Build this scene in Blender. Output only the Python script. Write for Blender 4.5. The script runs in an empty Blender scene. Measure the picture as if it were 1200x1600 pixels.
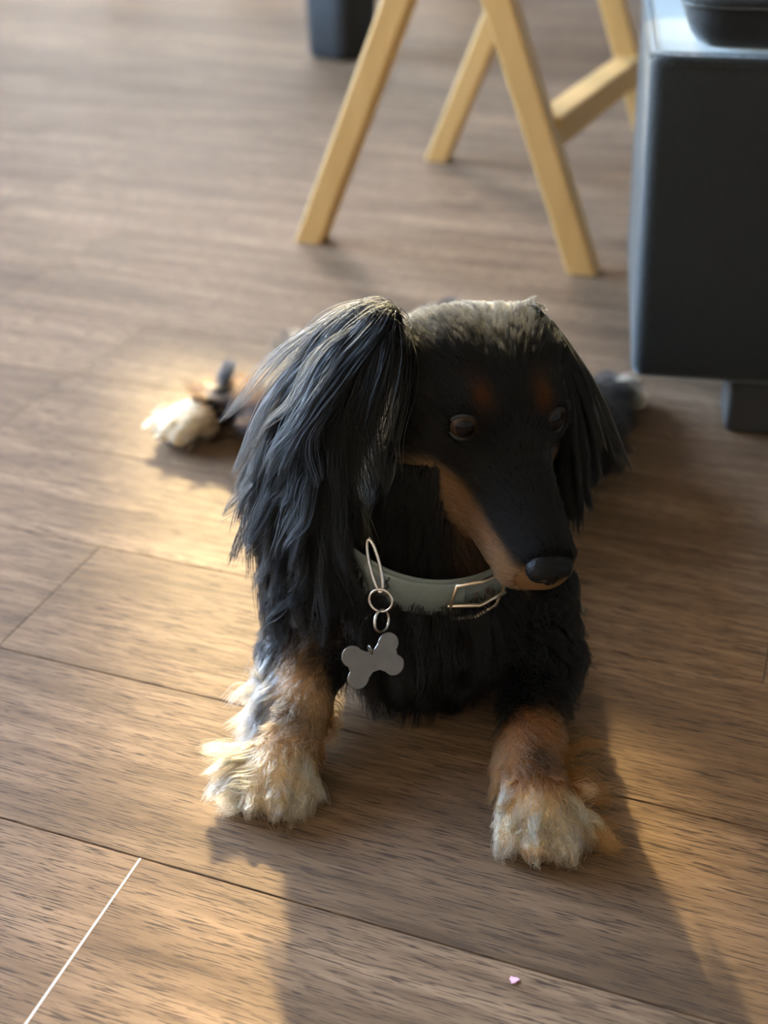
import bpy, bmesh, math, random
import numpy as np
from mathutils import Vector, Matrix

random.seed(7)
rng = np.random.default_rng(11)
scene = bpy.context.scene
COL = scene.collection

# ------------------------------------------------------------------ camera
cam_d = bpy.data.cameras.new('camera')
cam_d.sensor_fit = 'VERTICAL'
cam_d.sensor_height = 24.0
cam_d.lens = 24.0 * 1900.0 / 1600.0
cam_d.clip_start = 0.02
cam_d.dof.use_dof = True
cam_d.dof.focus_distance = 0.63
cam_d.dof.aperture_fstop = 3.6
cam = bpy.data.objects.new('camera', cam_d)
COL.objects.link(cam)
cam.location = (0, 0, 0.48)
cam.rotation_euler = (math.radians(90 - 31), 0, 0)
scene.camera = cam

# ------------------------------------------------------------------ room frame (rotated with the floorboards)
AZ = math.radians(-19.5)
TX = np.array([math.cos(AZ), math.sin(AZ)])
NX = np.array([-math.sin(AZ), math.cos(AZ)])
def room(p, q, z=0.0):
    w = p * TX + q * NX
    return Vector((w[0], w[1], z))
P0, P1, Q0, Q1, CEIL = -3.2, 1.9, -1.5, 3.6, 2.7

# ------------------------------------------------------------------ sky, sun, exposure
world = bpy.data.worlds.new('world'); scene.world = world
world.use_nodes = True
wn = world.node_tree.nodes
bg = wn['Background']
sky = wn.new('ShaderNodeTexSky')
sky.sky_type = 'NISHITA'
sky.sun_disc = False
sky.sun_elevation = math.radians(28)
sky.sun_rotation = math.radians(-9)
world.node_tree.links.new(sky.outputs[0], bg.inputs[0])
bg.inputs[1].default_value = 12.5

SUN_EL = math.radians(28)
SUN_DIR = Vector((0.156 * math.cos(SUN_EL), -0.988 * math.cos(SUN_EL), -math.sin(SUN_EL))).normalized()
sd = bpy.data.lights.new('sun', 'SUN')
sd.energy = 17.0
sd.angle = math.radians(1.7)
sd.color = (1.0, 0.80, 0.39)
sun = bpy.data.objects.new('sun', sd); COL.objects.link(sun)
sun.rotation_euler = SUN_DIR.to_track_quat('-Z', 'Y').to_euler()
sun.location = -SUN_DIR * 6

def portal(name, loc, direction, sx, sy):
    d = bpy.data.lights.new(name, 'AREA'); d.shape = 'RECTANGLE'; d.size = sx; d.size_y = sy
    d.cycles.is_portal = True
    o = bpy.data.objects.new(name, d); COL.objects.link(o)
    o.location = loc
    o.rotation_euler = Vector(direction).to_track_quat('-Z', 'Z').to_euler()
    return o
WIN1 = (-2.75, -1.05, 0.03, 2.48)      # patio door in the far wall: p0,p1,z0,z1
WIN2 = (0.0, 2.6, 0.50, 2.40)          # window in the left wall: q0,q1,z0,z1
portal('door_daylight', room((WIN1[0]+WIN1[1])/2, Q1+0.2, (WIN1[2]+WIN1[3])/2), (-NX[0], -NX[1], 0), WIN1[1]-WIN1[0], WIN1[3]-WIN1[2])
portal('window_daylight', room(P0-0.2, (WIN2[0]+WIN2[1])/2, (WIN2[2]+WIN2[3])/2), (TX[0], TX[1], 0), WIN2[1]-WIN2[0], WIN2[3]-WIN2[2])

vs = scene.view_settings
vs.view_transform = 'Standard'; vs.look = 'None'; vs.gamma = 1.0; vs.use_curve_mapping = False
vs.exposure = 0.0
scene.cycles.use_denoising = True
scene.cycles.max_bounces = 10
scene.cycles.transparent_max_bounces = 12
scene.cycles.sample_clamp_indirect = 6.0

# ------------------------------------------------------------------ helpers
def link(o, parent=None):
    COL.objects.link(o)
    if parent is not None:
        o.parent = parent
        o.matrix_parent_inverse = parent.matrix_world.inverted() if parent.type != 'EMPTY' or True else Matrix()
    return o
def empty(name, loc=(0, 0, 0), rz=0.0):
    o = bpy.data.objects.new(name, None); COL.objects.link(o)
    o.location = loc; o.rotation_euler = (0, 0, rz); o.empty_display_size = 0.05
    bpy.context.view_layer.update()
    return o
def tag(o, label=None, cat=None, group=None, kind=None):
    if label: o['label'] = label
    if cat: o['category'] = cat
    if group: o['group'] = group
    if kind: o['kind'] = kind
    return o
def mesh_obj(name, verts, faces, mat, parent=None, smooth=False):
    me = bpy.data.meshes.new(name)
    me.from_pydata([tuple(v) for v in verts], [], [tuple(f) for f in faces])
    me.update()
    if smooth: me.shade_smooth()
    if mat: me.materials.append(mat)
    o = bpy.data.objects.new(name, me)
    return link(o, parent)
def bm_obj(name, bm, mat, parent=None, smooth=False, loc=None):
    me = bpy.data.meshes.new(name); bm.to_mesh(me); bm.free()
    if smooth: me.shade_smooth()
    if mat: me.materials.append(mat)
    o = bpy.data.objects.new(name, me)
    return link(o, parent)
def box_bm(bm, lo, hi, M=None, bevel=0.0, seg=2):
    r = bmesh.ops.create_cube(bm, size=1.0)
    vs_ = r['verts']
    for v in vs_:
        v.co = Vector([(lo[i] + hi[i]) / 2 + v.co[i] * (hi[i] - lo[i]) for i in range(3)])
    if bevel > 0:
        es = list({e for v in vs_ for e in v.link_edges})
        r2 = bmesh.ops.bevel(bm, geom=es, offset=bevel, segments=seg, affect='EDGES', profile=0.5)
        vs_ = list({v for f in r2['faces'] for v in f.verts} | {v for v in vs_ if v.is_valid})
    if M is not None:
        bmesh.ops.transform(bm, matrix=M, verts=vs_)
    return vs_
def tube(points, radii, n=10, closed=False):
    pts = [Vector(p) for p in points]; N = len(pts)
    verts, faces = [], []
    up = None
    for i, p in enumerate(pts):
        if closed: t = (pts[(i + 1) % N] - pts[i - 1]).normalized()
        else: t = (pts[min(i + 1, N - 1)] - pts[max(i - 1, 0)]).normalized()
        if up is None:
            up = Vector((0, 0, 1)) if abs(t.z) < .9 else Vector((1, 0, 0))
        up = (up - t * up.dot(t)).normalized(); s = t.cross(up)
        r = radii[i] if hasattr(radii, '__len__') else radii
        for k in range(n):
            a = 2 * math.pi * k / n
            verts.append(p + (up * math.cos(a) + s * math.sin(a)) * r)
    M = N if closed else N - 1
    for i in range(M):
        j = (i + 1) % N
        for k in range(n):
            k2 = (k + 1) % n
            faces.append((i*n+k, i*n+k2, j*n+k2, j*n+k))
    if not closed:
        faces.append(tuple(range(n - 1, -1, -1))); faces.append(tuple((N-1)*n + k for k in range(n)))
    return verts, faces

# ---- materials
def new_mat(name):
    m = bpy.data.materials.new(name); m.use_nodes = True
    nt = m.node_tree; b = nt.nodes['Principled BSDF']
    return m, nt, b
def N(nt, typ, **kw):
    n = nt.nodes.new(typ)
    for k, v in kw.items():
        if k in n.inputs: n.inputs[k].default_value = v
        else: setattr(n, k, v)
    return n
def simple(name, col, rough=0.6, metal=0.0, noise=0.0, scale=40.0, bump=0.0, spec=0.5):
    m, nt, b = new_mat(name)
    b.inputs['Roughness'].default_value = rough; b.inputs['Metallic'].default_value = metal
    b.inputs['Specular IOR Level'].default_value = spec
    tc = N(nt, 'ShaderNodeTexCoord'); nz = N(nt, 'ShaderNodeTexNoise'); nz.inputs['Scale'].default_value = scale; nz.inputs['Detail'].default_value = 4
    nt.links.new(tc.outputs['Object'], nz.inputs['Vector'])
    rp = N(nt, 'ShaderNodeValToRGB')
    lo = [c * (1 - noise) for c in col]; hi = [min(1, c * (1 + noise)) for c in col]
    rp.color_ramp.elements[0].color = (*lo, 1); rp.color_ramp.elements[1].color = (*hi, 1)
    rp.color_ramp.elements[0].position = .3; rp.color_ramp.elements[1].position = .7
    nt.links.new(nz.outputs['Fac'], rp.inputs[0]); nt.links.new(rp.outputs[0], b.inputs['Base Color'])
    if bump > 0:
        bp = N(nt, 'ShaderNodeBump'); bp.inputs['Strength'].default_value = bump; bp.inputs['Distance'].default_value = 0.002
        nt.links.new(nz.outputs['Fac'], bp.inputs['Height']); nt.links.new(bp.outputs[0], b.inputs['Normal'])
    return m

def fuzzy(m, w, tint):
    b = m.node_tree.nodes['Principled BSDF']
    b.inputs['Sheen Weight'].default_value = w; b.inputs['Sheen Roughness'].default_value = .35; b.inputs['Sheen Tint'].default_value = (*tint, 1)
    return m
def plank_material():
    m, nt, b = new_mat('plank_wood')
    L = nt.links.new
    tc = N(nt, 'ShaderNodeTexCoord'); oi = N(nt, 'ShaderNodeObjectInfo')
    # every board cut from another place of the grain
    off = N(nt, 'ShaderNodeVectorMath', operation='SCALE'); off.inputs[0].default_value = (17.3, 9.1, 5.7)
    L(oi.outputs['Random'], off.inputs['Scale'])
    add = N(nt, 'ShaderNodeVectorMath', operation='ADD'); L(tc.outputs['Object'], add.inputs[0]); L(off.outputs[0], add.inputs[1])
    # warp so that the pores wander
    def stretched(sx, sy, detail, rough=0.6):
        mp = N(nt, 'ShaderNodeMapping'); mp.inputs['Scale'].default_value = (sx, sy, 1)
        L(add.outputs[0], mp.inputs['Vector'])
        nz = N(nt, 'ShaderNodeTexNoise'); nz.inputs['Scale'].default_value = 1.0; nz.inputs['Detail'].default_value = detail
        nz.inputs['Roughness'].default_value = rough
        L(mp.outputs[0], nz.inputs['Vector']); return nz
    broad = stretched(4.0, 26.0, 4)
    streak = stretched(10.0, 150.0, 5)
    pores = stretched(58.0, 1250.0, 2, .5)
    r1 = N(nt, 'ShaderNodeValToRGB'); e = r1.color_ramp.elements
    e[0].position = .28; e[0].color = (.138, .090, .055, 1)
    e[1].position = .74; e[1].color = (.305, .203, .126, 1)
    mid = e.new(.5); mid.color = (.210, .138, .084, 1)
    L(broad.outputs['Fac'], r1.inputs[0])
    r2 = N(nt, 'ShaderNodeValToRGB'); r2.color_ramp.elements[0].position = .3; r2.color_ramp.elements[0].color = (.62, .60, .58, 1)
    r2.color_ramp.elements[1].position = .68; r2.color_ramp.elements[1].color = (1.12, 1.1, 1.06, 1)
    L(streak.outputs['Fac'], r2.inputs[0])
    mx = N(nt, 'ShaderNodeMix', data_type='RGBA', blend_type='MULTIPLY'); mx.inputs[0].default_value = 1
    L(r1.outputs[0], mx.inputs[6]); L(r2.outputs[0], mx.inputs[7])
    # board to board tone
    hs = N(nt, 'ShaderNodeMapRange'); hs.inputs[3].default_value = .78; hs.inputs[4].default_value = 1.12
    L(oi.outputs['Random'], hs.inputs[0])
    tone = N(nt, 'ShaderNodeMix', data_type='RGBA', blend_type='MULTIPLY'); tone.inputs[0].default_value = 1
    L(mx.outputs[2], tone.inputs[6]); L(hs.outputs[0], tone.inputs[7])
    # dark short pores
    pr = N(nt, 'ShaderNodeValToRGB'); pr.color_ramp.elements[0].position = .39; pr.color_ramp.elements[0].color = (0, 0, 0, 1)
    pr.color_ramp.elements[1].position = .46; pr.color_ramp.elements[1].color = (1, 1, 1, 1)
    L(pores.outputs['Fac'], pr.inputs[0])
    pm = N(nt, 'ShaderNodeMix', data_type='RGBA', blend_type='MIX')
    L(pr.outputs[0], pm.inputs[0]); pm.inputs[6].default_value = (.066, .045, .031, 1); L(tone.outputs[2], pm.inputs[7])
    L(pm.outputs[2], b.inputs['Base Color'])
    rr = N(nt, 'ShaderNodeMapRange'); rr.inputs[3].default_value = .46; rr.inputs[4].default_value = .60
    L(streak.outputs['Fac'], rr.inputs[0]); L(rr.outputs[0], b.inputs['Roughness'])
    b.inputs['Specular IOR Level'].default_value = .045
    bp = N(nt, 'ShaderNodeBump'); bp.inputs['Strength'].default_value = .35; bp.inputs['Distance'].default_value = .0004
    L(pr.outputs[0], bp.inputs['Height'])
    grit = N(nt, 'ShaderNodeTexNoise'); grit.inputs['Scale'].default_value = 900; grit.inputs['Detail'].default_value = 1
    L(tc.outputs['Object'], grit.inputs['Vector'])
    bp2 = N(nt, 'ShaderNodeBump'); bp2.inputs['Strength'].default_value = .18; bp2.inputs['Distance'].default_value = .0004
    L(grit.outputs['Fac'], bp2.inputs['Height']); L(bp.outputs[0], bp2.inputs['Normal'])
    L(bp2.outputs[0], b.inputs['Normal'])
    return m

def pine_material():
    m, nt, b = new_mat('pale_pine'); L = nt.links.new
    tc = N(nt, 'ShaderNodeTexCoord'); mp = N(nt, 'ShaderNodeMapping'); mp.inputs['Scale'].default_value = (60, 60, 5)
    L(tc.outputs['Object'], mp.inputs[0]); nz = N(nt, 'ShaderNodeTexNoise'); nz.inputs['Scale'].default_value = 1; nz.inputs['Detail'].default_value = 4
    L(mp.outputs[0], nz.inputs[0])
    rp = N(nt, 'ShaderNodeValToRGB'); rp.color_ramp.elements[0].color = (.50, .29, .085, 1); rp.color_ramp.elements[1].color = (.64, .40, .145, 1)
    L(nz.outputs['Fac'], rp.inputs[0]); L(rp.outputs[0], b.inputs['Base Color']); b.inputs['Roughness'].default_value = .5
    return m

def glass_material():
    m = bpy.data.materials.new('window_glass'); m.use_nodes = True; nt = m.node_tree
    for n in list(nt.nodes): nt.nodes.remove(n)
    out = N(nt, 'ShaderNodeOutputMaterial'); mix = N(nt, 'ShaderNodeMixShader'); tr = N(nt, 'ShaderNodeBsdfTransparent')
    gl = N(nt, 'ShaderNodeBsdfGlossy'); gl.inputs['Roughness'].default_value = .02; mix.inputs[0].default_value = .08
    nt.links.new(tr.outputs[0], mix.inputs[1]); nt.links.new(gl.outputs[0], mix.inputs[2]); nt.links.new(mix.outputs[0], out.inputs[0])
    return m
def sheer_material():
    m = bpy.data.materials.new('sheer_cloth'); m.use_nodes = True; nt = m.node_tree
    for n in list(nt.nodes): nt.nodes.remove(n)
    out = N(nt, 'ShaderNodeOutputMaterial'); mix = N(nt, 'ShaderNodeMixShader')
    tl = N(nt, 'ShaderNodeBsdfTranslucent'); tl.inputs[0].default_value = (.33, .34, .35, 1)
    df = N(nt, 'ShaderNodeBsdfDiffuse'); df.inputs[0].default_value = (.82, .80, .76, 1)
    wv = N(nt, 'ShaderNodeTexNoise'); wv.inputs['Scale'].default_value = 300
    mr = N(nt, 'ShaderNodeMapRange'); mr.inputs[3].default_value = .35; mr.inputs[4].default_value = .5
    nt.links.new(wv.outputs['Fac'], mr.inputs[0]); nt.links.new(mr.outputs[0], mix.inputs[0])
    nt.links.new(tl.outputs[0], mix.inputs[1]); nt.links.new(df.outputs[0], mix.inputs[2]); nt.links.new(mix.outputs[0], out.inputs[0])
    return m
def fur_hair_material():
    m = bpy.data.materials.new('dog_hair'); m.use_nodes = True; nt = m.node_tree
    for n in list(nt.nodes): nt.nodes.remove(n)
    out = N(nt, 'ShaderNodeOutputMaterial'); h = N(nt, 'ShaderNodeBsdfHairPrincipled')
    h.parametrization = 'COLOR'
    at = N(nt, 'ShaderNodeAttribute'); at.attribute_name = 'fur_color'
    nt.links.new(at.outputs['Color'], h.inputs['Color'])
    h.inputs['Roughness'].default_value = .45; h.inputs['IOR'].default_value = 1.28
    if 'Radial Roughness' in h.inputs: h.inputs['Radial Roughness'].default_value = .4
    if 'Random Roughness' in h.inputs: h.inputs['Random Roughness'].default_value = .2
    nt.links.new(h.outputs[0], out.inputs[0])
    return m
def fur_skin_material():
    m, nt, b = new_mat('dog_coat'); 
    at = N(nt, 'ShaderNodeAttribute'); at.attribute_name = 'fur_color'
    nz = N(nt, 'ShaderNodeTexNoise'); nz.inputs['Scale'].default_value = 500; tc = N(nt, 'ShaderNodeTexCoord')
    nt.links.new(tc.outputs['Object'], nz.inputs[0])
    bp = N(nt, 'ShaderNodeBump'); bp.inputs['Strength'].default_value = .4; bp.inputs['Distance'].default_value = .001
    nt.links.new(nz.outputs['Fac'], bp.inputs['Height']); nt.links.new(bp.outputs[0], b.inputs['Normal'])
    nt.links.new(at.outputs['Color'], b.inputs['Base Color']); b.inputs['Roughness'].default_value = .6
    b.inputs['Specular IOR Level'].default_value = .05
    return m

M_plank = plank_material()
M_sub = simple('subfloor', (.05, .035, .025), .9, noise=.2)
M_core = simple('pale_plank_core', (.62, .56, .48), .7, noise=.15, scale=200)
M_wall = simple('wall_paint', (.47, .48, .49), .8, noise=.03, scale=6, bump=.05)
M_fillcut = simple('fill_cutting_paint', (.22, .215, .21), .8, noise=.03, scale=6, bump=.05)  # dark tone for unseen walls, set to cut bounce onto camera-facing sides
M_ceil = simple('ceiling_paint', (.70, .71, .72), .85, noise=.02, scale=6)
M_trim = simple('white_trim', (.75, .74, .72), .45, noise=.02)
M_glass = glass_material(); M_sheer = sheer_material()
M_pine = pine_material()
M_sofa = simple('charcoal_weave', (.016, .0175, .018), .85, noise=.35, scale=700, bump=.5, spec=.3)
M_sofa2 = simple('black_weave', (.010, .010, .0105), .85, noise=.35, scale=700, bump=.5, spec=.3)
fuzzy(M_sofa, .8, (.75, .85, .9)); fuzzy(M_sofa2, .5, (.75, .85, .9))
M_leg = simple('black_plastic', (.03, .03, .03), .5, noise=.2)
M_bin = simple('slate_plastic', (.022, .0215, .020), .7, noise=.1, spec=.2)
M_collar = simple('sage_leather', (.125, .150, .138), .55, noise=.08, scale=300, bump=.15)
M_stitch = simple('dark_thread', (.03, .035, .035), .7, noise=.2)
M_brass = simple('pale_gold_metal', (.66, .56, .42), .28, 1.0, noise=.08)
M_steel = simple('steel', (.62, .59, .55), .25, 1.0, noise=.08)
M_tag = simple('brushed_tag_metal', (.17, .155, .14), .40, 1.0, noise=.1, scale=120)
M_nose = simple('wet_nose', (.004, .004, .0045), .33, noise=.3, scale=900, bump=.35, spec=.14)
M_lid = simple('eyelid_skin', (.004, .004, .004), .65, noise=.2)
M_claw = simple('dark_claw', (.10, .095, .09), .35, noise=.3, scale=200)
M_hair = fur_hair_material(); M_skin = fur_skin_material()
M_pink = simple('pink_paper', (.75, .40, .55), .7, noise=.05)

# ------------------------------------------------------------------ floor: sub floor, boards, joint filler
def rbox(name, p0, p1, q0, q1, z0, z1, mat, parent=None):
    vs_ = [room(p, q, z) for z in (z0, z1) for q in (q0, q1) for p in (p0, p1)]
    fs = [(0, 2, 3, 1), (4, 5, 7, 6), (0, 1, 5, 4), (2, 6, 7, 3), (0, 4, 6, 2), (1, 3, 7, 5)]
    return mesh_obj(name, vs_, fs, mat, parent)
floor = tag(rbox('floor', P0, P1, Q0, Q1, -.05, -.0085, M_sub), 'dark wood plank floor with fine grain', None, None, 'structure')
PW, PL, GAP = .128, 1.22, .0004
JOINT = np.array([-.1265, .4497]); JP, JQ = float(JOINT @ TX), float(JOINT @ NX)
def plank_mesh(length):
    bm = bmesh.new()
    hx, hy = length / 2 - GAP / 2, PW / 2 - GAP / 2
    c = .0005
    ring0 = [bm.verts.new((sx * hx, sy * hy, -.008)) for sx, sy in ((-1, -1), (1, -1), (1, 1), (-1, 1))]
    ring1 = [bm.verts.new((sx * hx, sy * hy, -c)) for sx, sy in ((-1, -1), (1, -1), (1, 1), (-1, 1))]
    ring2 = [bm.verts.new((sx * (hx - .0002), sy * (hy - c), 0)) for sx, sy in ((-1, -1), (1, -1), (1, 1), (-1, 1))]
    for a, b in ((ring0, ring1), (ring1, ring2)):
        for i in range(4): bm.faces.new((a[i], a[(i+1) % 4], b[(i+1) % 4], b[i]))
    bm.faces.new(ring2); bm.faces.new(list(reversed(ring0)))
    me = bpy.data.meshes.new('plank'); bm.to_mesh(me); bm.free(); me.materials.append(M_plank)
    return me
plank_cache = {}
def add_plank(p0, p1, q):
    length = round(p1 - p0, 3)
    if length < .04: return
    if length not in plank_cache: plank_cache[length] = plank_mesh(length)
    o = bpy.data.objects.new('plank', plank_cache[length])
    COL.objects.link(o); o.parent = floor
    o.location = room((p0 + p1) / 2, q, 0); o.rotation_euler = (0, 0, AZ)
nrow0 = int(math.floor((Q0 - JQ) / PW)); nrow1 = int(math.ceil((Q1 - JQ) / PW))
for r in range(nrow0, nrow1 + 1):
    q_hi = JQ + r * PW          # seam on the far side of the row r (row 0 lies just in front of the joint's seam)
    qc = q_hi - PW / 2
    if qc - PW / 2 < Q0 or qc + PW / 2 > Q1: continue
    if r == 0: start = JP
    else: start = JP + .47 + ((r * 0.379) % 1.0) * PL * .62 - (.28 if r % 2 else 0)
    k0 = math.floor((P0 - start) / PL)
    x = start + k0 * PL
    while x < P1:
        add_plank(max(x, P0), min(x + PL, P1), qc)
        x += PL
bm = bmesh.new()
box_bm(bm, (-.00055, -PW / 2 + .001, -.006), (.00055, PW / 2 - .0005, .0001))
jf = bm_obj('joint_filler', bm, M_core); jf.parent = floor
jf.location = room(JP, JQ - PW / 2, 0); jf.rotation_euler = (0, 0, AZ)
tag(jf, 'pale exposed core in the joint between two boards')

# ------------------------------------------------------------------ walls, ceiling, openings
T = .14
def wall_piece(bm, p0, p1, q0, q1, z0, z1):
    vs_ = [bm.verts.new(room(p, q, z)) for z in (z0, z1) for q in (q0, q1) for p in (p0, p1)]
    for f in [(0, 2, 3, 1), (4, 5, 7, 6), (0, 1, 5, 4), (2, 6, 7, 3), (0, 4, 6, 2), (1, 3, 7, 5)]:
        bm.faces.new([vs_[i] for i in f])
bm = bmesh.new()
w = WIN1
wall_piece(bm, P0 - T, w[0], Q1, Q1 + T, -.05, CEIL); wall_piece(bm, w[1], P1 + T, Q1, Q1 + T, -.05, CEIL)
wall_piece(bm, w[0], w[1], Q1, Q1 + T, w[3], CEIL); wall_piece(bm, w[0], w[1], Q1, Q1 + T, -.05, w[2])
tag(bm_obj('wall_back', bm, M_wall), 'pale wall with the glazed door', None, None, 'structure')
bm = bmesh.new(); w = WIN2
wall_piece(bm, P0 - T, P0, Q0 - T, w[0], -.05, CEIL); wall_piece(bm, P0 - T, P0, w[1], Q1, -.05, CEIL)
wall_piece(bm, P0 - T, P0, w[0], w[1], -.05, w[2]); wall_piece(bm, P0 - T, P0, w[0], w[1], w[3], CEIL)
tag(bm_obj('wall_left', bm, M_wall), 'pale wall with a wide window', None, None, 'structure')
bm = bmesh.new(); wall_piece(bm, P1, P1 + T, Q0 - T, Q1, -.05, CEIL)
tag(bm_obj('wall_right', bm, M_fillcut), 'plain unseen wall behind the ottoman, dark grey to cut fill light', None, None, 'structure')
bm = bmesh.new(); wall_piece(bm, P0, P1, Q0 - T, Q0, -.05, CEIL)
tag(bm_obj('wall_front', bm, M_fillcut), 'plain unseen wall opposite the glass door, dark grey to cut fill light', None, None, 'structure')
bm = bmesh.new(); wall_piece(bm, P0 - T, P1 + T, Q0 - T, Q1 + T, CEIL, CEIL + .1)
tag(bm_obj('ceiling', bm, M_ceil), 'plain pale ceiling', None, None, 'structure')
# glazed door in the back wall
d1 = tag(empty('door_1', room((WIN1[0] + WIN1[1]) / 2, Q1 + .05, WIN1[2])), 'white framed sliding glass door', None, None, 'structure')
def frame_ring(name, a0, a1, z0, z1, wd, dq0, dq1, parent, along):
    bm = bmesh.new()
    def piece(x0, x1, zz0, zz1):
        if along == 'p': wall_piece(bm, x0, x1, dq0, dq1, zz0, zz1)
        else: wall_piece(bm, dq0, dq1, x0, x1, zz0, zz1)
    piece(a0, a0 + wd, z0, z1); piece(a1 - wd, a1, z0, z1); piece(a0 + wd, a1 - wd, z0, z0 + wd); piece(a0 + wd, a1 - wd, z1 - wd, z1)
    return bm_obj(name, bm, M_trim, parent)
mid1 = (WIN1[0] + WIN1[1]) / 2 + .28
for a0, a1, dq in ((WIN1[0], mid1, .03), (mid1, WIN1[1], .075)):
    frame_ring('door_frame', a0, a1, WIN1[2], WIN1[3], .05, Q1 + dq, Q1 + dq + .04, d1, 'p')
    bm = bmesh.new(); wall_piece(bm, a0 + .05, a1 - .05, Q1 + dq + .017, Q1 + dq + .023, WIN1[2] + .05, WIN1[3] - .05)
    bm_obj('pane', bm, M_glass, d1)
w2 = tag(empty('window_1', room(P0 - .05, (WIN2[0] + WIN2[1]) / 2, WIN2[2])), 'wide white framed window', None, None, 'structure')
qm = (WIN2[0] + WIN2[1]) / 2
for a0, a1 in ((WIN2[0], qm), (qm, WIN2[1])):
    frame_ring('window_frame', a0, a1, WIN2[2], WIN2[3], .045, P0 - .09, P0 - .04, w2, 'q')
    bm = bmesh.new(); wall_piece(bm, P0 - .068, P0 - .062, a0 + .045, a1 - .045, WIN2[2] + .045, WIN2[3] - .045)
    bm_obj('pane', bm, M_glass, w2)
# unseen sheer curtains, added to shape the sunbeam that falls through their gaps
def curtain(p0, p1, label, top=2.52, q_=0.0):
    root = tag(empty('beam_shaping_curtain', room((p0 + p1) / 2, Q1 - .08, .02)), label, 'curtain', 'unseen curtains added to shape the sunbeam')
    n = 90; vs_, fs = [], []
    for j, z in enumerate((.015, top * .32, top * .65, top)):
        for i in range(n):
            p = p0 + (p1 - p0) * i / (n - 1)
            q = Q1 - .08 + q_ + .018 * math.sin(i * .75 + .2 * j) * (1.1 - .12 * j)
            vs_.append(room(p, q, z))
    for j in range(3):
        for i in range(n - 1):
            a = j * n + i; fs.append((a, a + 1, a + n + 1, a + n))
    mesh_obj('cloth', vs_, fs, M_sheer, root, True)
    v, f = tube([room(p0 - .005, Q1 - .08 + q_, top + .008), room(p1 + .005, Q1 - .08 + q_, top + .008)], .008)
    mesh_obj('rod', v, f, M_trim, root, True)
curtain(-2.85, -1.975, 'unseen sheer white curtain added to bound the left of the sunbeam')
curtain(-1.66, -1.54, 'narrow unseen sheer white curtain added to split the sunbeam')
curtain(-2.12, -1.25, 'short unseen sheer white curtain added to cut off the far end of the sunbeam', 1.52, -.055)
curtain(-1.40, -.98, 'unseen sheer white curtain added to bound the right of the sunbeam')
# skirting boards
for nm, args in (('baseboard_back', (WIN1[1] + .08, P1, Q1 - .014, Q1, 0, .09)), ('baseboard_right', (P1 - .014, P1, Q0, Q1 - .014, 0, .09)),
                 ('baseboard_left', (P0, P0 + .014, Q0, Q1, 0, .09))):
    tag(rbox(nm, *args, M_trim), 'white skirting board', None, None, 'structure')

# ------------------------------------------------------------------ A-frame wooden stand
def beam(name, a, b, sx, sz, mat, parent, xdir):
    a, b = Vector(a), Vector(b); d = (b - a); L_ = d.length; d.normalize()
    x = Vector(xdir); x = (x - d * x.dot(d)).normalized(); y = d.cross(x)
    bm = bmesh.new()
    box_bm(bm, (-sx/2, -sz/2, 0), (sx/2, sz/2, L_), None, .003, 2)
    M = Matrix(((x.x, y.x, d.x, a.x), (x.y, y.y, d.y, a.y), (x.z, y.z, d.z, a.z), (0, 0, 0, 1)))
    bmesh.ops.transform(bm, matrix=M, verts=bm.verts)
    return bm_obj(name, bm, mat, parent)
fA, fC, fB, fD = Vector((-.088, 1.446, 0)), Vector((.229, 1.335, 0)), Vector((.080, 1.815, 0)), Vector((.390, 1.71, 0))
stand = tag(empty('side_table', (.15, 1.58, 0), AZ), 'pale pine side table on splayed A-frame legs beside the sofa', 'side table')
fx = (fC - fA).normalized(); fy = Vector((-fx.y, fx.x, 0))
apF = (fA + fC) / 2 + Vector((0, 0, .42)); apB = (fB + fD) / 2 + Vector((0, 0, .42))
def leg(foot, apex, side):
    # foot cut level with the floor: start the beam below and clip
    d = (apex - foot).normalized()
    a = foot - d * .03
    o = beam('leg', a, apex - fx * side * .008, .031, .033, M_pine, stand, fx)
    bm = bmesh.new(); bm.from_mesh(o.data)
    g = bmesh.ops.bisect_plane(bm, geom=bm.verts[:] + bm.edges[:] + bm.faces[:], plane_co=(0, 0, .0005), plane_no=(0, 0, -1), clear_outer=True)
    es = [e for e in g['geom_cut'] if isinstance(e, bmesh.types.BMEdge)]
    bmesh.ops.edgeloop_fill(bm, edges=es)
    bm.to_mesh(o.data); bm.free()
for f, a in ((fA, apF), (fC, apF), (fB, apB), (fD, apB)):
    leg(f, a, 0)
t_ = .35
beam('rail', fC.lerp(apF, t_) + fy * .016, fD.lerp(apB, t_) - fy * .016, .036, .034, M_pine, stand, (0, 0, 1))
beam('top_rail', apF - fy * .02 + Vector((0, 0, -.005)), apB + fy * .02 + Vector((0, 0, -.005)), .034, .05, M_pine, stand, fx)
bm = bmesh.new()
ctr = (apF + apB) / 2
box_bm(bm, (-.185, -.225, .43), (.185, .225, .452), Matrix.Translation((ctr.x, ctr.y, 0)) @ Matrix.Rotation(AZ, 4, 'Z'), .006, 3)
bm_obj('table_top', bm, M_pine, stand)

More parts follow.
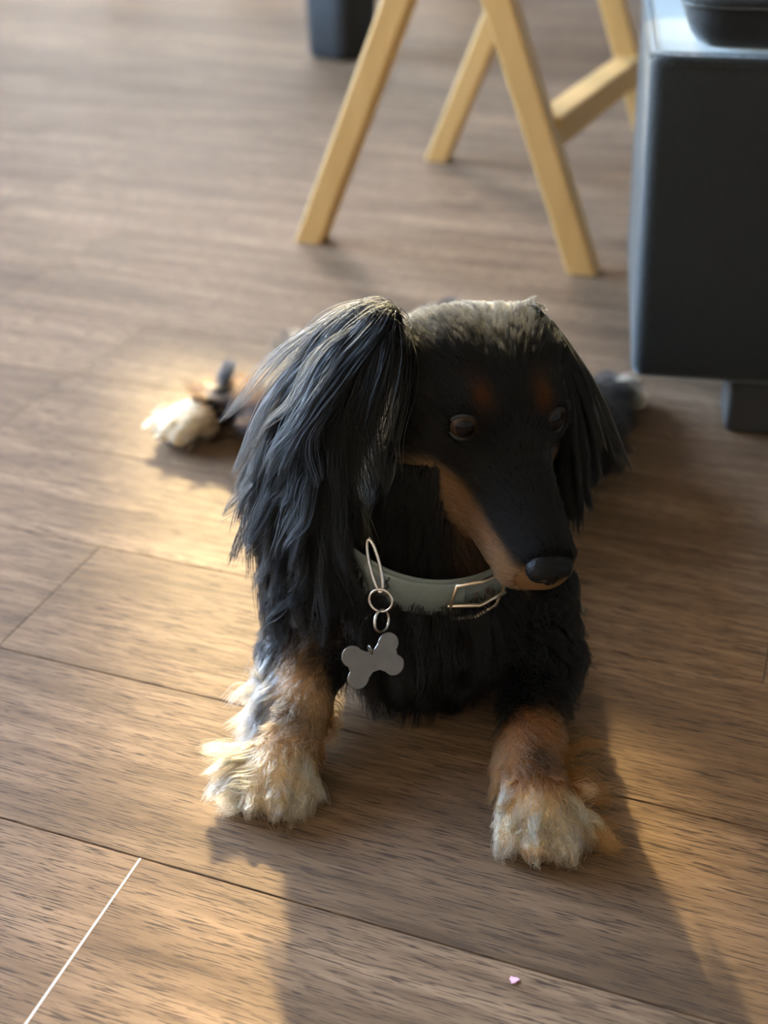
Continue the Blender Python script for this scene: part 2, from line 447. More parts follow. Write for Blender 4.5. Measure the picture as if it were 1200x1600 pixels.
# ------------------------------------------------------------------ ottoman
SRZ = math.radians(-9.3)
sofa = tag(empty('ottoman', (.55, 1.02, 0), 0), 'charcoal fabric ottoman with a black cushion on top at the right', 'ottoman')
SM = Matrix.Translation((.193, .925, 0)) @ Matrix.Rotation(SRZ, 4, 'Z')
def cushion(name, lo, hi, bev, mat, puff=0.0, parent=None, taper=0.0):
    bm = bmesh.new(); box_bm(bm, lo, hi, None, bev, 5)
    bmesh.ops.subdivide_edges(bm, edges=[e for e in bm.edges if e.calc_length() > .1], cuts=5, use_grid_fill=True)
    c = [(lo[i] + hi[i]) / 2 for i in range(3)]; hsz = [(hi[i] - lo[i]) / 2 for i in range(3)]
    for v in bm.verts:
        n = [(v.co[i] - c[i]) / hsz[i] for i in range(3)]
        if puff:
            f = (1 - min(1, abs(n[0])) ** 4) * (1 - min(1, abs(n[1])) ** 4)
            if abs(n[2]) > .6: v.co.z += puff * f * (1 if n[2] > 0 else -.2)
        if taper: v.co.x += taper * (1 - n[2]) / 2 * (1 if n[0] < 0 else 0)
    bmesh.ops.transform(bm, matrix=SM, verts=bm.verts)
    return bm_obj(name, bm, mat, parent or sofa, True)
base = cushion('base', (0, 0, .054), (.80, .335, .312), .011, M_sofa, taper=.012)
cush = cushion('seat_cushion', (.024, .014, .309), (.776, .321, .440), .028, M_sofa2, .015)
def piping(pts, parent):
    v, f = tube([SM @ Vector(p) for p in pts], .0042, 8, True); return mesh_obj('piping', v, f, M_sofa, parent, True)
def rim(x0, x1, y0, y1, z, r):
    out = []
    for cx, cy, a0 in ((x1 - r, y1 - r, 0), (x0 + r, y1 - r, 90), (x0 + r, y0 + r, 180), (x1 - r, y0 + r, 270)):
        for i in range(5):
            a = math.radians(a0 + 22.5 * i); out.append((cx + r * math.cos(a), cy + r * math.sin(a), z))
    return out
piping(rim(.003, .797, .003, .332, .3065, .016), base)
piping(rim(.021, .779, .011, .324, .345, .03), cush)
for lx, ly in ((.125, .05), (.72, .05), (.125, .285), (.72, .285)):
    bm = bmesh.new(); box_bm(bm, (lx - .028, ly - .028, 0.0005), (lx + .028, ly + .028, .056), SM, .004, 2)
    bm_obj('leg', bm, M_leg, sofa)

# ------------------------------------------------------------------ waste bin by the far wall
bin_ = tag(empty('waste_bin', (-.085, 2.60, 0), math.radians(-38)), 'dark grey square bin standing at the far end of the floor', 'bin')
def bin_part(name, rings, mat, parent, cap_first, cap_last):
    vs_, fs = [], []
    n = 24
    for (hw, z, rad) in rings:
        for k in range(n):
            a = 2 * math.pi * (k + .5) / n
            cx, cy = math.cos(a), math.sin(a)
            m = (abs(cx) ** 6 + abs(cy) ** 6) ** (1 / 6)
            vs_.append((cx / m * hw, cy / m * hw, z))
    R_ = len(rings)
    for j in range(R_ - 1):
        for k in range(n):
            k2 = (k + 1) % n; fs.append((j*n+k, j*n+k2, (j+1)*n+k2, (j+1)*n+k))
    if cap_first: fs.append(tuple(range(n - 1, -1, -1)))
    if cap_last: fs.append(tuple((R_-1)*n + k for k in range(n)))
    o = mesh_obj(name, vs_, fs, mat, None, True); o.parent = parent
    return o
bin_part('bin_body', [(.046, .001, 0), (.052, .004, 0), (.054, .012, 0), (.066, .33, 0), (.062, .33, 0), (.050, .02, 0)], M_bin, bin_, True, True)
bin_part('rim', [(.0665, .318, 0), (.070, .320, 0), (.070, .336, 0), (.060, .336, 0), (.060, .325, 0)], M_bin, bin_, False, False)

# small pink fleck on the floor
vs_ = []
for z in (.0002, .0008):
    for k in range(9):
        a = 2 * math.pi * k / 9; rr = .0017 * (1 + .3 * math.sin(3 * a + 1))
        vs_.append((.0607 + 1.25 * rr * math.cos(a), .374 + rr * math.sin(a), z))
fs = [tuple(range(8, -1, -1)), tuple(range(9, 18))] + [(k, (k+1) % 9, 9 + (k+1) % 9, 9 + k) for k in range(9)]
tag(mesh_obj('paper_fleck', vs_, fs, M_pink), 'tiny pink fleck lying on the dark floorboard in front', 'fleck')

# =================================================================== DOG
VOX = .002
GLO = np.array([-.235, .405, -.006]); GHI = np.array([.255, 1.115, .275])
GN = np.ceil((GHI - GLO) / VOX).astype(int) + 1
VOL = np.full(GN, .2, np.float32); RAW = np.full(GN, .2, np.float32); TAG = np.zeros(GN, np.int8)
AX = [GLO[i] + np.arange(GN[i]) * VOX for i in range(3)]
T_BODY, T_HEAD, T_EARL, T_EARR, T_NECK, T_LEG, T_PAW, T_HIND, T_HPAW, T_TAIL, T_MUZ = range(11)
PAD = .03
def apply_prim(lo, hi, fn, k, tg, sub=False):
    i0 = np.clip(np.floor((np.array(lo) - PAD - GLO) / VOX).astype(int), 0, GN - 1)
    i1 = np.clip(np.ceil((np.array(hi) + PAD - GLO) / VOX).astype(int) + 1, 1, GN)
    sl = tuple(slice(a, b) for a, b in zip(i0, i1))
    X, Y, Z = np.meshgrid(*[AX[i][sl[i]] for i in range(3)], indexing='ij', sparse=True)
    d = fn(X, Y, Z).astype(np.float32)
    v = VOL[sl]
    if sub:
        h = np.clip(.5 - .5 * (v + d) / k, 0, 1); VOL[sl] = v * (1 - h) - d * h + k * h * (1 - h); return
    h = np.clip(.5 + .5 * (v - d) / k, 0, 1)
    VOL[sl] = v * (1 - h) + d * h - k * h * (1 - h)
    r = RAW[sl]; m = d < r
    r[m] = d[m]; TAG[sl][m] = tg
def cone(p, r0, q, r1, k=.015, tg=0, sub=False):
    p, q = np.array(p, float), np.array(q, float); ba = q - p; L2 = ba @ ba
    def fn(X, Y, Z):
        t = np.clip(((X - p[0]) * ba[0] + (Y - p[1]) * ba[1] + (Z - p[2]) * ba[2]) / L2, 0, 1)
        return np.sqrt((X - p[0] - t * ba[0]) ** 2 + (Y - p[1] - t * ba[1]) ** 2 + (Z - p[2] - t * ba[2]) ** 2) - (r0 + (r1 - r0) * t)
    R_ = max(r0, r1)
    apply_prim(np.minimum(p, q) - R_, np.maximum(p, q) + R_, fn, k, tg, sub)
def ellipsoid(c, ax, rad, k=.015, tg=0, sub=False):
    c = np.array(c, float); A = np.array(ax, float) if ax is not None else np.eye(3)   # rows are the axes
    rad = np.array(rad, float)
    def fn(X, Y, Z):
        dx, dy, dz = X - c[0], Y - c[1], Z - c[2]
        q = [(dx * A[i][0] + dy * A[i][1] + dz * A[i][2]) for i in range(3)]
        k0 = np.sqrt(sum((q[i] / rad[i]) ** 2 for i in range(3)))
        k1 = np.sqrt(sum((q[i] / rad[i] ** 2) ** 2 for i in range(3)))
        return k0 * (k0 - 1) / np.maximum(k1, 1e-6)
    R_ = np.sqrt(((A * rad[:, None]) ** 2).sum(0))
    apply_prim(c - R_, c + R_, fn, k, tg, sub)
def unit(v): v = np.array(v, float); return v / np.linalg.norm(v)

# head frame: x = viewer's right, y = towards the nose, z = up (centimetres)
def head_frame(yaw, pit, rol):
    Fw = np.array([math.sin(yaw) * math.cos(pit), -math.cos(yaw) * math.cos(pit), -math.sin(pit)])
    Lx = np.array([math.cos(yaw), math.sin(yaw), 0]); Uw = np.cross(Fw, Lx)
    if Uw[2] < 0: Uw = -Uw
    c, s_ = math.cos(rol), math.sin(rol)
    return np.stack([c * Lx - s_ * Uw, Fw, s_ * Lx + c * Uw], 1)
HC = np.array([.0515, .612, .190]); HM = head_frame(math.radians(18), math.radians(18), math.radians(4.5)); HS = 1.05 / 100
def H(x, y, z): return HC + HS * (HM @ np.array([x, y, z], float))
def to_head(P): return ((P - HC) @ HM) / HS

# trunk
ellipsoid((.027, .625, .078), None, (.062, .080, .074), .02, T_BODY)
ellipsoid((.020, .588, .070), None, (.058, .050, .066), .02, T_BODY)
cone((.03, .68, .078), .066, (.04, .80, .074), .062, .02, T_BODY)
cone((.04, .80, .072), .060, (.045, .91, .062), .052, .02, T_BODY)
cone((.024, .60, .085), .052, (.048, .615, .175), .043, .02, T_NECK)
# fore limbs
for s_, (sh, el, wr) in ((-1, ((-.030, .578, .078), (-.046, .572, .040), (-.050, .520, .024))),
                         (1, ((.080, .584, .072), (.092, .574, .036), (.078, .494, .024)))):
    cone((sh[0], sh[1], sh[2]), .032, el, .024, .015, T_LEG)
    cone(el, .022, wr, .0145, .012, T_LEG)
def paw(center, direction, toe_r, tg, w=.0120, size=1.0):
    f = unit((*direction, 0)); s_ = np.array([-f[1], f[0], 0]); c = np.array(center, float)
    A = np.stack([s_, f, np.array([0, 0, 1.])])
    ellipsoid(c + np.array([0, 0, .017 * size]), A, (.0165 * size, .024 * size, .0145 * size), .008, tg)
    out = []
    for i, (a, b) in enumerate(((-1.35, -.004), (-.48, .004), (.48, .004), (1.35, -.004))):
        t0 = c + s_ * a * w * .75 + f * (.010 + b) * size + np.array([0, 0, .0175 * size])
        t1 = c + s_ * a * w + f * (.0255 + b) * size + np.array([0, 0, .0095 * size])
        cone(t0, toe_r * .95, t1, toe_r, .0035, tg)
        out.append((t1, unit(f + s_ * a * .18 - np.array([0, 0, .55]))))
    return out
PAWL, PAWR = np.array([-.0560, .512, 0]), np.array([.081, .480, 0])
toesL = paw(PAWL, (-.22, -.97), .0080, T_PAW); toesR = paw(PAWR, (.10, -.99), .0080, T_PAW)
# hind limbs
ellipsoid((-.025, .865, .055), None, (.055, .068, .054), .02, T_HIND)
cone((-.05, .875, .036), .030, (-.125, .935, .026), .017, .015, T_HIND)
cone((-.125, .935, .024), .016, (-.155, .925, .020), .016, .01, T_HIND)
toesHL = paw((-.156, .922, .003), (-.95, -.35), .0085, T_HPAW)
ellipsoid((.125, .855, .042), None, (.056, .066, .038), .02, T_HIND)
cone((.15, .88, .030), .024, (.196, .955, .020), .014, .012, T_HIND)
toesHR = paw((.202, .968, 0), (.45, .9), .0078, T_HPAW, size=.85)
cone((.042, .94, .055), .022, (-.015, 1.03, .022), .013, .015, T_TAIL)
cone((-.015, 1.03, .022), .013, (-.085, 1.065, .016), .006, .01, T_TAIL)
# head
ellipsoid(H(0, -.2, .2), HM.T, np.array([4.15, 4.9, 3.75]) * HS, .012, T_HEAD)
for s_ in (-1, 1):
    ellipsoid(H(1.75 * s_, 2.8, 1.15), HM.T, np.array([1.75, 1.85, 1.5]) * HS, .012, T_HEAD)
    ellipsoid(H((2.05 if s_ > 0 else 2.4) * s_, -.7, 1.85), HM.T, np.array([2.0, 2.6, 1.9]) * HS, .014, T_HEAD)
    ellipsoid(H(2.6 * s_, .7, -1.6), HM.T, np.array([2.0, 2.9, 2.3]) * HS, .014, T_HEAD)
cone(H(0, 3.0, -.6), 2.3 * HS, H(.1, 10.2, -1.75), 1.52 * HS, .012, T_MUZ)
for s_ in (-1, 1):
    cone(H(1.30 * s_, 3.4, -1.9), 1.75 * HS, H(.80 * s_, 9.7, -2.45), 1.18 * HS, .008, T_MUZ)
cone(H(0, 1.0, -2.7), 1.9 * HS, H(0, 8.9, -3.15), .72 * HS, .006, T_MUZ)
cone(H(0, -1.0, -2.2), 2.7 * HS, (.042, .606, .15), .038, .02, T_NECK)
EYES = [H(-2.38, 3.68, 1.35), H(2.25, 3.72, 1.35)]
ER = .0100
def sdf_at(p):
    g = np.clip(np.round((p - GLO) / VOX).astype(int), 0, GN - 1); return VOL[g[0], g[1], g[2]]
GAZE = [unit(HM[:, 1] + HM[:, 0] * s_ * .42 + np.array([.12, -.25, .36])) for s_ in (-1, 1)]
for i_ in (0, 1):
    g_ = GAZE[i_]; p = EYES[i_] - g_ * .012
    while sdf_at(p) < 0: p = p + g_ * .0003
    EYES[i_] = p - g_ * (ER + .0012)
    la = unit(HM[:, 0] - g_ * (HM[:, 0] @ g_)); upv = np.cross(la, g_)
    ellipsoid(p, np.stack([la, upv, g_]), (.0099, .0084, .0068), .002, T_HEAD, True)
EYE_HOLE = [EYES[i_] + GAZE[i_] * (ER + .0012) for i_ in (0, 1)]
# ears: thin leather flaps
def flap(c, axis, width, half, wid, thick, tg):
    a = unit(axis); w_ = np.array(width, float); w_ = unit(w_ - a * (w_ @ a)); n = np.cross(a, w_)
    ellipsoid(c, np.stack([a, w_, n]), (half, wid, thick), .008, tg)
flap((-.018, .600, .218), (-.72, -.12, -.66), (.62, -.75, -.2), .036, .024, .0075, T_EARL)
flap((-.039, .588, .178), (-.35, -.2, -.92), (.72, -.68, -.1), .040, .030, .006, T_EARL)
flap((-.040, .570, .137), (-.02, -.25, -.96), (.78, -.62, -.1), .038, .032, .005, T_EARL)
flap((.090, .630, .207), (.30, .02, -.90), (.3, -.9, -.2), .028, .020, .0075, T_EARR)
flap((.093, .626, .172), (.10, -.22, -.95), (.35, -.88, -.1), .036, .024, .006, T_EARR)
# flat where it rests on the floor
VOL = np.maximum(VOL, (.0006 - AX[2]).astype(np.float32)[None, None, :])

def surface_nets(vol, origin, vox):
    s_ = vol < 0
    nx, ny, nz = [n - 1 for n in vol.shape]
    cnt = np.zeros((nx, ny, nz), np.int8)
    for i in (0, 1):
        for j in (0, 1):
            for k in (0, 1): cnt += s_[i:i+nx, j:j+ny, k:k+nz]
    cells = np.argwhere((cnt > 0) & (cnt < 8))
    idx = np.full((nx, ny, nz), -1, np.int64); idx[tuple(cells.T)] = np.arange(len(cells))
    acc = np.zeros((len(cells), 3)); num = np.zeros(len(cells))
    corners = [(i, j, k) for i in (0, 1) for j in (0, 1) for k in (0, 1)]
    for a in corners:
        for d in range(3):
            if a[d]: continue
            b = list(a); b[d] = 1
            va = vol[cells[:, 0] + a[0], cells[:, 1] + a[1], cells[:, 2] + a[2]]; vb = vol[cells[:, 0] + b[0], cells[:, 1] + b[1], cells[:, 2] + b[2]]
            m = (va < 0) != (vb < 0)
            t = np.where(m, va / np.where(m, va - vb, 1), 0)
            p = np.array(a, float)[None] + t[:, None] * (np.array(b) - np.array(a))[None]
            acc[m] += p[m]; num[m] += 1
    V = origin + (cells + acc / num[:, None]) * vox
    faces = []
    for d in range(3):
        e1, e2 = (d + 1) % 3, (d + 2) % 3
        sl_a = [slice(None)] * 3; sl_b = [slice(None)] * 3
        sl_a[d] = slice(0, -1); sl_b[d] = slice(1, None)
        sa, sb = s_[tuple(sl_a)], s_[tuple(sl_b)]
        E_ = np.argwhere(sa != sb)
        E_ = E_[(E_[:, e1] > 0) & (E_[:, e2] > 0) & (E_[:, e1] < vol.shape[e1] - 1) & (E_[:, e2] < vol.shape[e2] - 1)]
        flip = sa[tuple(E_.T)]
        q = []
        for o1, o2 in ((-1, -1), (0, -1), (0, 0), (-1, 0)):
            c = E_.copy(); c[:, e1] += o1; c[:, e2] += o2; q.append(idx[tuple(c.T)])
        q = np.stack(q, 1); q[~flip] = q[~flip][:, ::-1]
        faces.append(q)
    return V, np.concatenate(faces)
BV, BF = surface_nets(VOL, GLO, VOX)
# light smoothing
nb_a = BF.reshape(-1); nb_b = np.roll(BF, -1, 1).reshape(-1)
for it in range(3):
    sm = np.zeros_like(BV); ct = np.zeros(len(BV))
    for x in range(3): sm[:, x] = np.bincount(nb_a, BV[nb_b, x], len(BV)) + np.bincount(nb_b, BV[nb_a, x], len(BV))
    ct = np.bincount(nb_a, minlength=len(BV)) + np.bincount(nb_b, minlength=len(BV))
    BV = .5 * BV + .5 * sm / ct[:, None]

def sample(P, vol=VOL):
    g = (P - GLO) / VOX; g = np.clip(g, 0, np.array(vol.shape) - 1.001); i = g.astype(int); f = g - i
    r = 0
    for a in (0, 1):
        for b in (0, 1):
            for c in (0, 1):
                w_ = (f[:, 0] if a else 1 - f[:, 0]) * (f[:, 1] if b else 1 - f[:, 1]) * (f[:, 2] if c else 1 - f[:, 2])
                r = r + w_ * vol[i[:, 0] + a, i[:, 1] + b, i[:, 2] + c]
    return r
def grad(P):
    e = VOX
    g = np.stack([sample(P + np.array([e, 0, 0])) - sample(P - np.array([e, 0, 0])), sample(P + np.array([0, e, 0])) - sample(P - np.array([0, e, 0])),
                  sample(P + np.array([0, 0, e])) - sample(P - np.array([0, 0, e]))], 1)
    return g / np.maximum(np.linalg.norm(g, axis=1), 1e-9)[:, None]
def tags(P):
    g = np.clip(np.round((P - GLO) / VOX).astype(int), 0, GN - 1)
    return TAG[g[:, 0], g[:, 1], g[:, 2]]

BLACK = np.array([.0022, .0023, .0027]); TAN = np.array([.27, .115, .036]); CREAM = np.array([.60, .46, .29]); RUST = np.array([.17, .058, .018])
GREY = np.array([.085, .085, .085])
def sstep(x, a, b): t = np.clip((x - a) / (b - a), 0, 1); return t * t * (3 - 2 * t)
def mixc(c, col, w_): return c * (1 - w_[:, None]) + np.asarray(col)[None] * w_[:, None]
def coat_color(P, tg):
    c = np.repeat(BLACK[None], len(P), 0)
    hl = to_head(P); lx, ly, lz = np.abs(hl[:, 0]), hl[:, 1], hl[:, 2]
    face = np.isin(tg, (T_HEAD, T_MUZ))
    # tan muzzle sides and cheeks, black bridge
    line = -.75 - .085 * (ly - 3) - 1.3 * (1 - sstep(ly, 2.3, 3.9))
    wmz = sstep(line - lz, -.25, .35) * sstep(ly, 2.5, 3.7) * face
    c = mixc(c, np.array([.125, .068, .030]), wmz)
    wck = sstep(-2.3 - lz, -.2, .5) * sstep(ly, -.8, .4) * (1 - sstep(ly, 2.0, 3.4)) * face
    c = mixc(c, TAN * .2, wck * .8 * (1 - sstep(lx, 3.0, 3.8)))
    wbr = np.exp(-(((lx - 1.45) / .42) ** 2 + ((lz - 2.6) / .42) ** 2) * 1.1) * (ly > 2) * face
    c = mixc(c, RUST * .3, np.clip(wbr * 1.1, 0, 1))
    wth = ((tg == T_NECK) & (ly > -.5)) * (1 - sstep(lx, 2.0, 3.2)) * sstep(-2.2 - lz, 0, .6) * (1 - sstep(-lz, 5.2, 6.4))
    c = mixc(c, np.array([.050, .026, .014]), wth * .9)
    # fore legs: tan below, black smudge over the wrist, cream toes
    leg = np.isin(tg, (T_LEG, T_PAW))
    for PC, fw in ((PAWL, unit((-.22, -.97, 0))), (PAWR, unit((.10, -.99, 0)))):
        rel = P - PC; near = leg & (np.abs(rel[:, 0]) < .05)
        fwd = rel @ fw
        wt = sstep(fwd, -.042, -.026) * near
        c = mixc(c, np.array([.20, .095, .038]) if PC is PAWR else np.array([.34, .215, .115]), wt)  # dimmer tan for the shaded leg, paler for the sunlit: light put into colour
        ws = np.exp(-((fwd + .006) / .010) ** 2 - ((rel[:, 0] - .004) / .016) ** 2) * sstep(P[:, 2], .02, .03) * near
        c = mixc(c, np.array([.035, .026, .020]), np.clip(ws, 0, 1) * .8)
        wc = sstep(fwd, .004, .018) * near
        c = mixc(c, CREAM, wc * .85)
    hp = tg == T_HPAW
    c = mixc(c, np.array([.60, .50, .34]), hp * 1.0)
    wl = (tg == T_HIND) * sstep(np.abs(P[:, 0] - .04), .11, .16) * (P[:, 0] < 0)
    c = mixc(c, TAN, wl * .05)
    wtail = (tg == T_TAIL) * sstep(-P[:, 0], .05, .08)
    c = mixc(c, BLACK * 2, wtail)
    return c

dog = tag(empty('dog', (.03, .65, 0)), 'long-haired black and tan dachshund lying with its forepaws stretched out', 'dog')
me = bpy.data.meshes.new('body'); me.from_pydata(BV.tolist(), [], BF.tolist()); me.update(); me.shade_smooth()
BTAG = tags(BV); bcol = coat_color(BV, BTAG)
ca = me.attributes.new('fur_color', 'FLOAT_COLOR', 'POINT')
ca.data.foreach_set('color', np.concatenate([bcol, np.ones((len(BV), 1))], 1).astype(np.float32).ravel())
me.materials.append(M_skin)
body = link(bpy.data.objects.new('body', me), dog)

# ---- hair
tri = np.concatenate([BF[:, [0, 1, 2]], BF[:, [0, 2, 3]]])
tv0, tv1, tv2 = BV[tri[:, 0]], BV[tri[:, 1]], BV[tri[:, 2]]
tarea = .5 * np.linalg.norm(np.cross(tv1 - tv0, tv2 - tv0), axis=1)
tcen = (tv0 + tv1 + tv2) / 3; ttag = tags(tcen)
CAMP = np.array([0, 0, .48])
def scatter(mask, n):
    ids = np.nonzero(mask)[0]
    if len(ids) == 0: return np.zeros((0, 3))
    pr = tarea[ids]; pr = pr / pr.sum()
    t = rng.choice(ids, n, p=pr)
    a = rng.random(n); b = rng.random(n); f = a + b > 1; a[f] = 1 - a[f]; b[f] = 1 - b[f]
    return tv0[t] + a[:, None] * (tv1[t] - tv0[t]) + b[:, None] * (tv2[t] - tv0[t])
def norm(v): return v / np.maximum(np.linalg.norm(v, axis=1), 1e-9)[:, None]
def nearest(A, G):
    out = np.empty(len(A), int)
    for i in range(0, len(A), 4000):
        d = ((A[i:i+4000, None, :] - G[None]) ** 2).sum(2); out[i:i+4000] = d.argmin(1)
    return out
def grow(root, comb, length, seg, lift=.3, fall=0.0, fall_dir=(0, 0, -1), clump=.5, nclump=200, wave=0.0, wave_n=1.5, jitter=.15, margin=.0012, spread=.0, curl=0.0):
    """strands that leave the skin along comb+normal, bend towards fall_dir, stay outside the body and bundle into locks"""
    n = len(root)
    nrm = grad(root)
    comb = norm(comb - nrm * (comb * nrm).sum(1)[:, None])
    gi = nearest(root, root[rng.choice(n, min(nclump, n), replace=False)])
    K = gi.max() + 1
    cj = rng.normal(0, jitter, (K, 3))[gi] + rng.normal(0, jitter * .5, (n, 3))
    d0 = norm(comb + np.broadcast_to(np.asarray(lift, float), (n,))[:, None] * nrm + cj)
    fd = np.asarray(fall_dir, float); fd = fd[None] if fd.ndim == 1 else fd
    L_ = length * (1 + rng.normal(0, .12, K)[gi]) * (1 + rng.normal(0, .1, n)); L_ = np.maximum(L_, .0015)
    P = root - nrm * .0008; pts = [P]
    cv = norm(rng.normal(0, 1, (K, 3)))[gi] * curl
    for i in range(1, seg + 1):
        t = i / seg
        d = norm(d0 * (1 - fall * min(1, t * 1.3)) + fd * fall * min(1, t * 1.3) + cv * t)
        P = P + d * (L_ / seg)[:, None]
        s_ = sample(P); low = s_ < margin
        if low.any():
            P[low] += grad(P[low]) * (margin - s_[low])[:, None]
        P[:, 2] = np.maximum(P[:, 2], .0006 + .0006 * rng.random(n))
        pts.append(P)
    S = np.stack(pts, 1)                                   # n, seg+1, 3
    # locks: pull towards the mean strand of the lock
    cnt_ = np.bincount(gi, minlength=K).astype(float)
    mean = np.zeros((K, seg + 1, 3))
    for x in range(3):
        for j in range(seg + 1): mean[:, j, x] = np.bincount(gi, S[:, j, x], K) / np.maximum(cnt_, 1)
    tt = np.linspace(0, 1, seg + 1)
    w_ = (clump * tt ** 1.2)[None, :, None] * (.7 + .3 * rng.random((n, 1, 1)))
    S = S * (1 - w_) + mean[gi] * w_
    if wave:
        ph = rng.random(K)[gi] * 6.28 + rng.normal(0, .35, n); ax = norm(np.cross(d0, nrm)); amp = wave * (.5 + rng.random(K)[gi])
        fr = wave_n * (.7 + .6 * rng.random(K)[gi])
        S = S + ax[:, None, :] * (amp[:, None] * tt[None] * np.sin(fr[:, None] * 6.28 * tt[None] + ph[:, None]))[:, :, None]
    S[:, :, 2] = np.maximum(S[:, :, 2], .0005)
    return S
def hair_object(name, strands, colors, radius, label=None, tip=.25):
    """strands: list of (n, k, 3) arrays of one k"""
    S = np.concatenate(strands); C_ = np.concatenate(colors); n, k = S.shape[:2]
    hc = bpy.data.hair_curves.new(name); hc.add_curves([k] * n)
    hc.attributes['position'].data.foreach_set('vector', S.astype(np.float32).ravel()) if 'position' in hc.attributes else hc.position_data.foreach_set('vector', S.astype(np.float32).ravel())
    ra = hc.attributes.get('radius') or hc.attributes.new('radius', 'FLOAT', 'POINT')
    rad = np.concatenate([np.full(len(s_), r) for s_, r in zip(strands, radius if hasattr(radius, '__len__') else [radius] * len(strands))])
    tt = np.linspace(0, 1, k); prof = 1 - (1 - tip) * tt ** 2
    ra.data.foreach_set('value', (rad[:, None] * prof[None]).astype(np.float32).ravel())
    at = hc.attributes.new('fur_color', 'FLOAT_COLOR', 'CURVE')
    at.data.foreach_set('color', np.concatenate([C_, np.ones((n, 1))], 1).astype(np.float32).ravel())
    hc.materials.append(M_hair)
    o = link(bpy.data.objects.new(name, hc), dog)
    if label: o['label'] = label
    return o
def vary(c, amt=.25):
    n = len(c); return np.clip(c * (1 + rng.normal(0, amt, n))[:, None] * (1 + rng.normal(0, .05, (n, 3))), .003, .95)
def locks(c, R_, other, amt, k=170.0):
    f = np.sin(R_[:, 0] * k * 6.1 + 1.7 * np.sin(R_[:, 1] * k * 3.3)) * np.sin(R_[:, 1] * k * 5.2 + 1.3 * np.sin(R_[:, 2] * k * 4.1 + 2))
    return mixc(c, other, np.clip(f * .5 + .5, 0, 1) ** 1.5 * amt)
def const(v, n): return np.repeat(np.array(v, float)[None], n, 0)
FWD, UPH, LAT = HM[:, 1], HM[:, 2], HM[:, 0]
thl = to_head(tcen)
noeye = np.ones(len(tcen), bool)
for e in EYE_HOLE: noeye &= np.linalg.norm(tcen - e, axis=1) > .0098
nonose = thl[:, 1] < 10.9

# short face hair, combed away from the nose
R_ = scatter((ttag == T_MUZ) & noeye & nonose, 42000); hl = to_head(R_)
cb = const(-FWD, len(R_)) + np.tanh(hl[:, :1] / .8) * LAT[None] * .25 - UPH[None] * .25 * np.tanh(np.abs(hl[:, :1]))
S1 = grow(R_, cb, np.full(len(R_), .0055), 5, lift=.10, clump=.12, nclump=3000, jitter=.06, margin=.0005)
C1 = vary(coat_color(R_, tags(R_)))
R_ = scatter((ttag == T_HEAD) & noeye, 48000); hl = to_head(R_)
crown = sstep(hl[:, 2], 1.2, 3.2); cheek = sstep(-hl[:, 2], .5, 2.5)
cb = const(-FWD, len(R_)) + np.tanh(hl[:, :1] / 1.5) * LAT[None] * .35 - UPH[None] * (cheek * .9)[:, None]
S2 = grow(R_, cb, .0060 + .003 * crown + .012 * cheek, 5, lift=.12, clump=.2, nclump=2600, jitter=.08, margin=.0006)
C2 = vary(coat_color(R_, tags(R_)))
hair_object('head_fur', [S1, S2], [C1, C2], [.00010, .00011])

# long ear hair
def ear_hair(tg, out, nm, n, ln, nl, drift, puff=1.0):
    R_ = scatter((ttag == tg) & (np.abs(thl[:, 0]) > 3.6), n)
    zt = (R_[:, 2] - R_[:, 2].min()) / np.ptp(R_[:, 2])
    cb = const((0, 0, -1), n) + const(out, n) * (.25 + .4 * zt)[:, None]
    sgn = 1 if tg == T_EARR else -1
    inner = sstep(-grad(R_)[:, 0] * sgn, -.35, .25)                     # the side of the flap that faces the cheek
    cb = cb * (1 - .9 * inner)[:, None] + const((sgn * .12, .05, -1), n) * (.9 * inner)[:, None]
    ln_ = ln * (.62 + .45 * zt) * (.75 + .5 * rng.random(n))
    S = grow(R_, cb, ln_, 14, lift=.22 * puff * (1 - .95 * inner), fall=.55, fall_dir=drift, clump=.93, nclump=nl, wave=.0048, wave_n=1.1, jitter=.11 * puff, margin=.0008 + .0012 * puff, curl=.22 * puff)
    return hair_object(nm, [S], [vary(const(BLACK, n), .3)], .00023)
ear_hair(T_EARL, (-.60, -.15, 0), 'ear_hair', 8000, .070, 165, (-.02, -.14, -1))
ear_hair(T_EARR, (.0, -.25, 0), 'ear_hair', 5000, .074, 100, (.12, -.30, -1), .3)

# neck, chest and trunk
R_ = scatter(ttag == T_NECK, 12000)
SN = grow(R_, const((0, -.25, -1), len(R_)), np.full(len(R_), .020), 7, lift=.2, clump=.55, nclump=500, jitter=.16)
CN = vary(coat_color(R_, tags(R_)))
front = ttag == T_BODY
R_ = scatter(front, 42000)
fr = 1 - sstep(R_[:, 1], .58, .68)
cb = const((0, 1, -.35), len(R_)) * (1 - fr)[:, None] + const((0, -.15, -1), len(R_)) * fr[:, None]
SB = grow(R_, cb, .022 + .010 * fr, 7, lift=.22, clump=.55, nclump=1300, jitter=.16, wave=.0012)
CB = vary(coat_color(R_, tags(R_)))
R_ = scatter(np.isin(ttag, (T_HIND, T_TAIL)), 24000); tg_ = tags(R_)
cb = np.where((tg_ == T_TAIL)[:, None], const((-.8, .6, -.1), len(R_)), const((0, .6, -.7), len(R_)) + np.sign(R_[:, :1] - .04) * np.array([[.7, 0, 0]]))
SH = grow(R_, cb, np.where(tg_ == T_TAIL, .028, .024), 7, lift=.35, clump=.6, nclump=700, jitter=.25, wave=.0015)
CH = vary(coat_color(R_, tg_))
hair_object('coat', [SN, SB, SH], [CN, CB, CH], .00017)

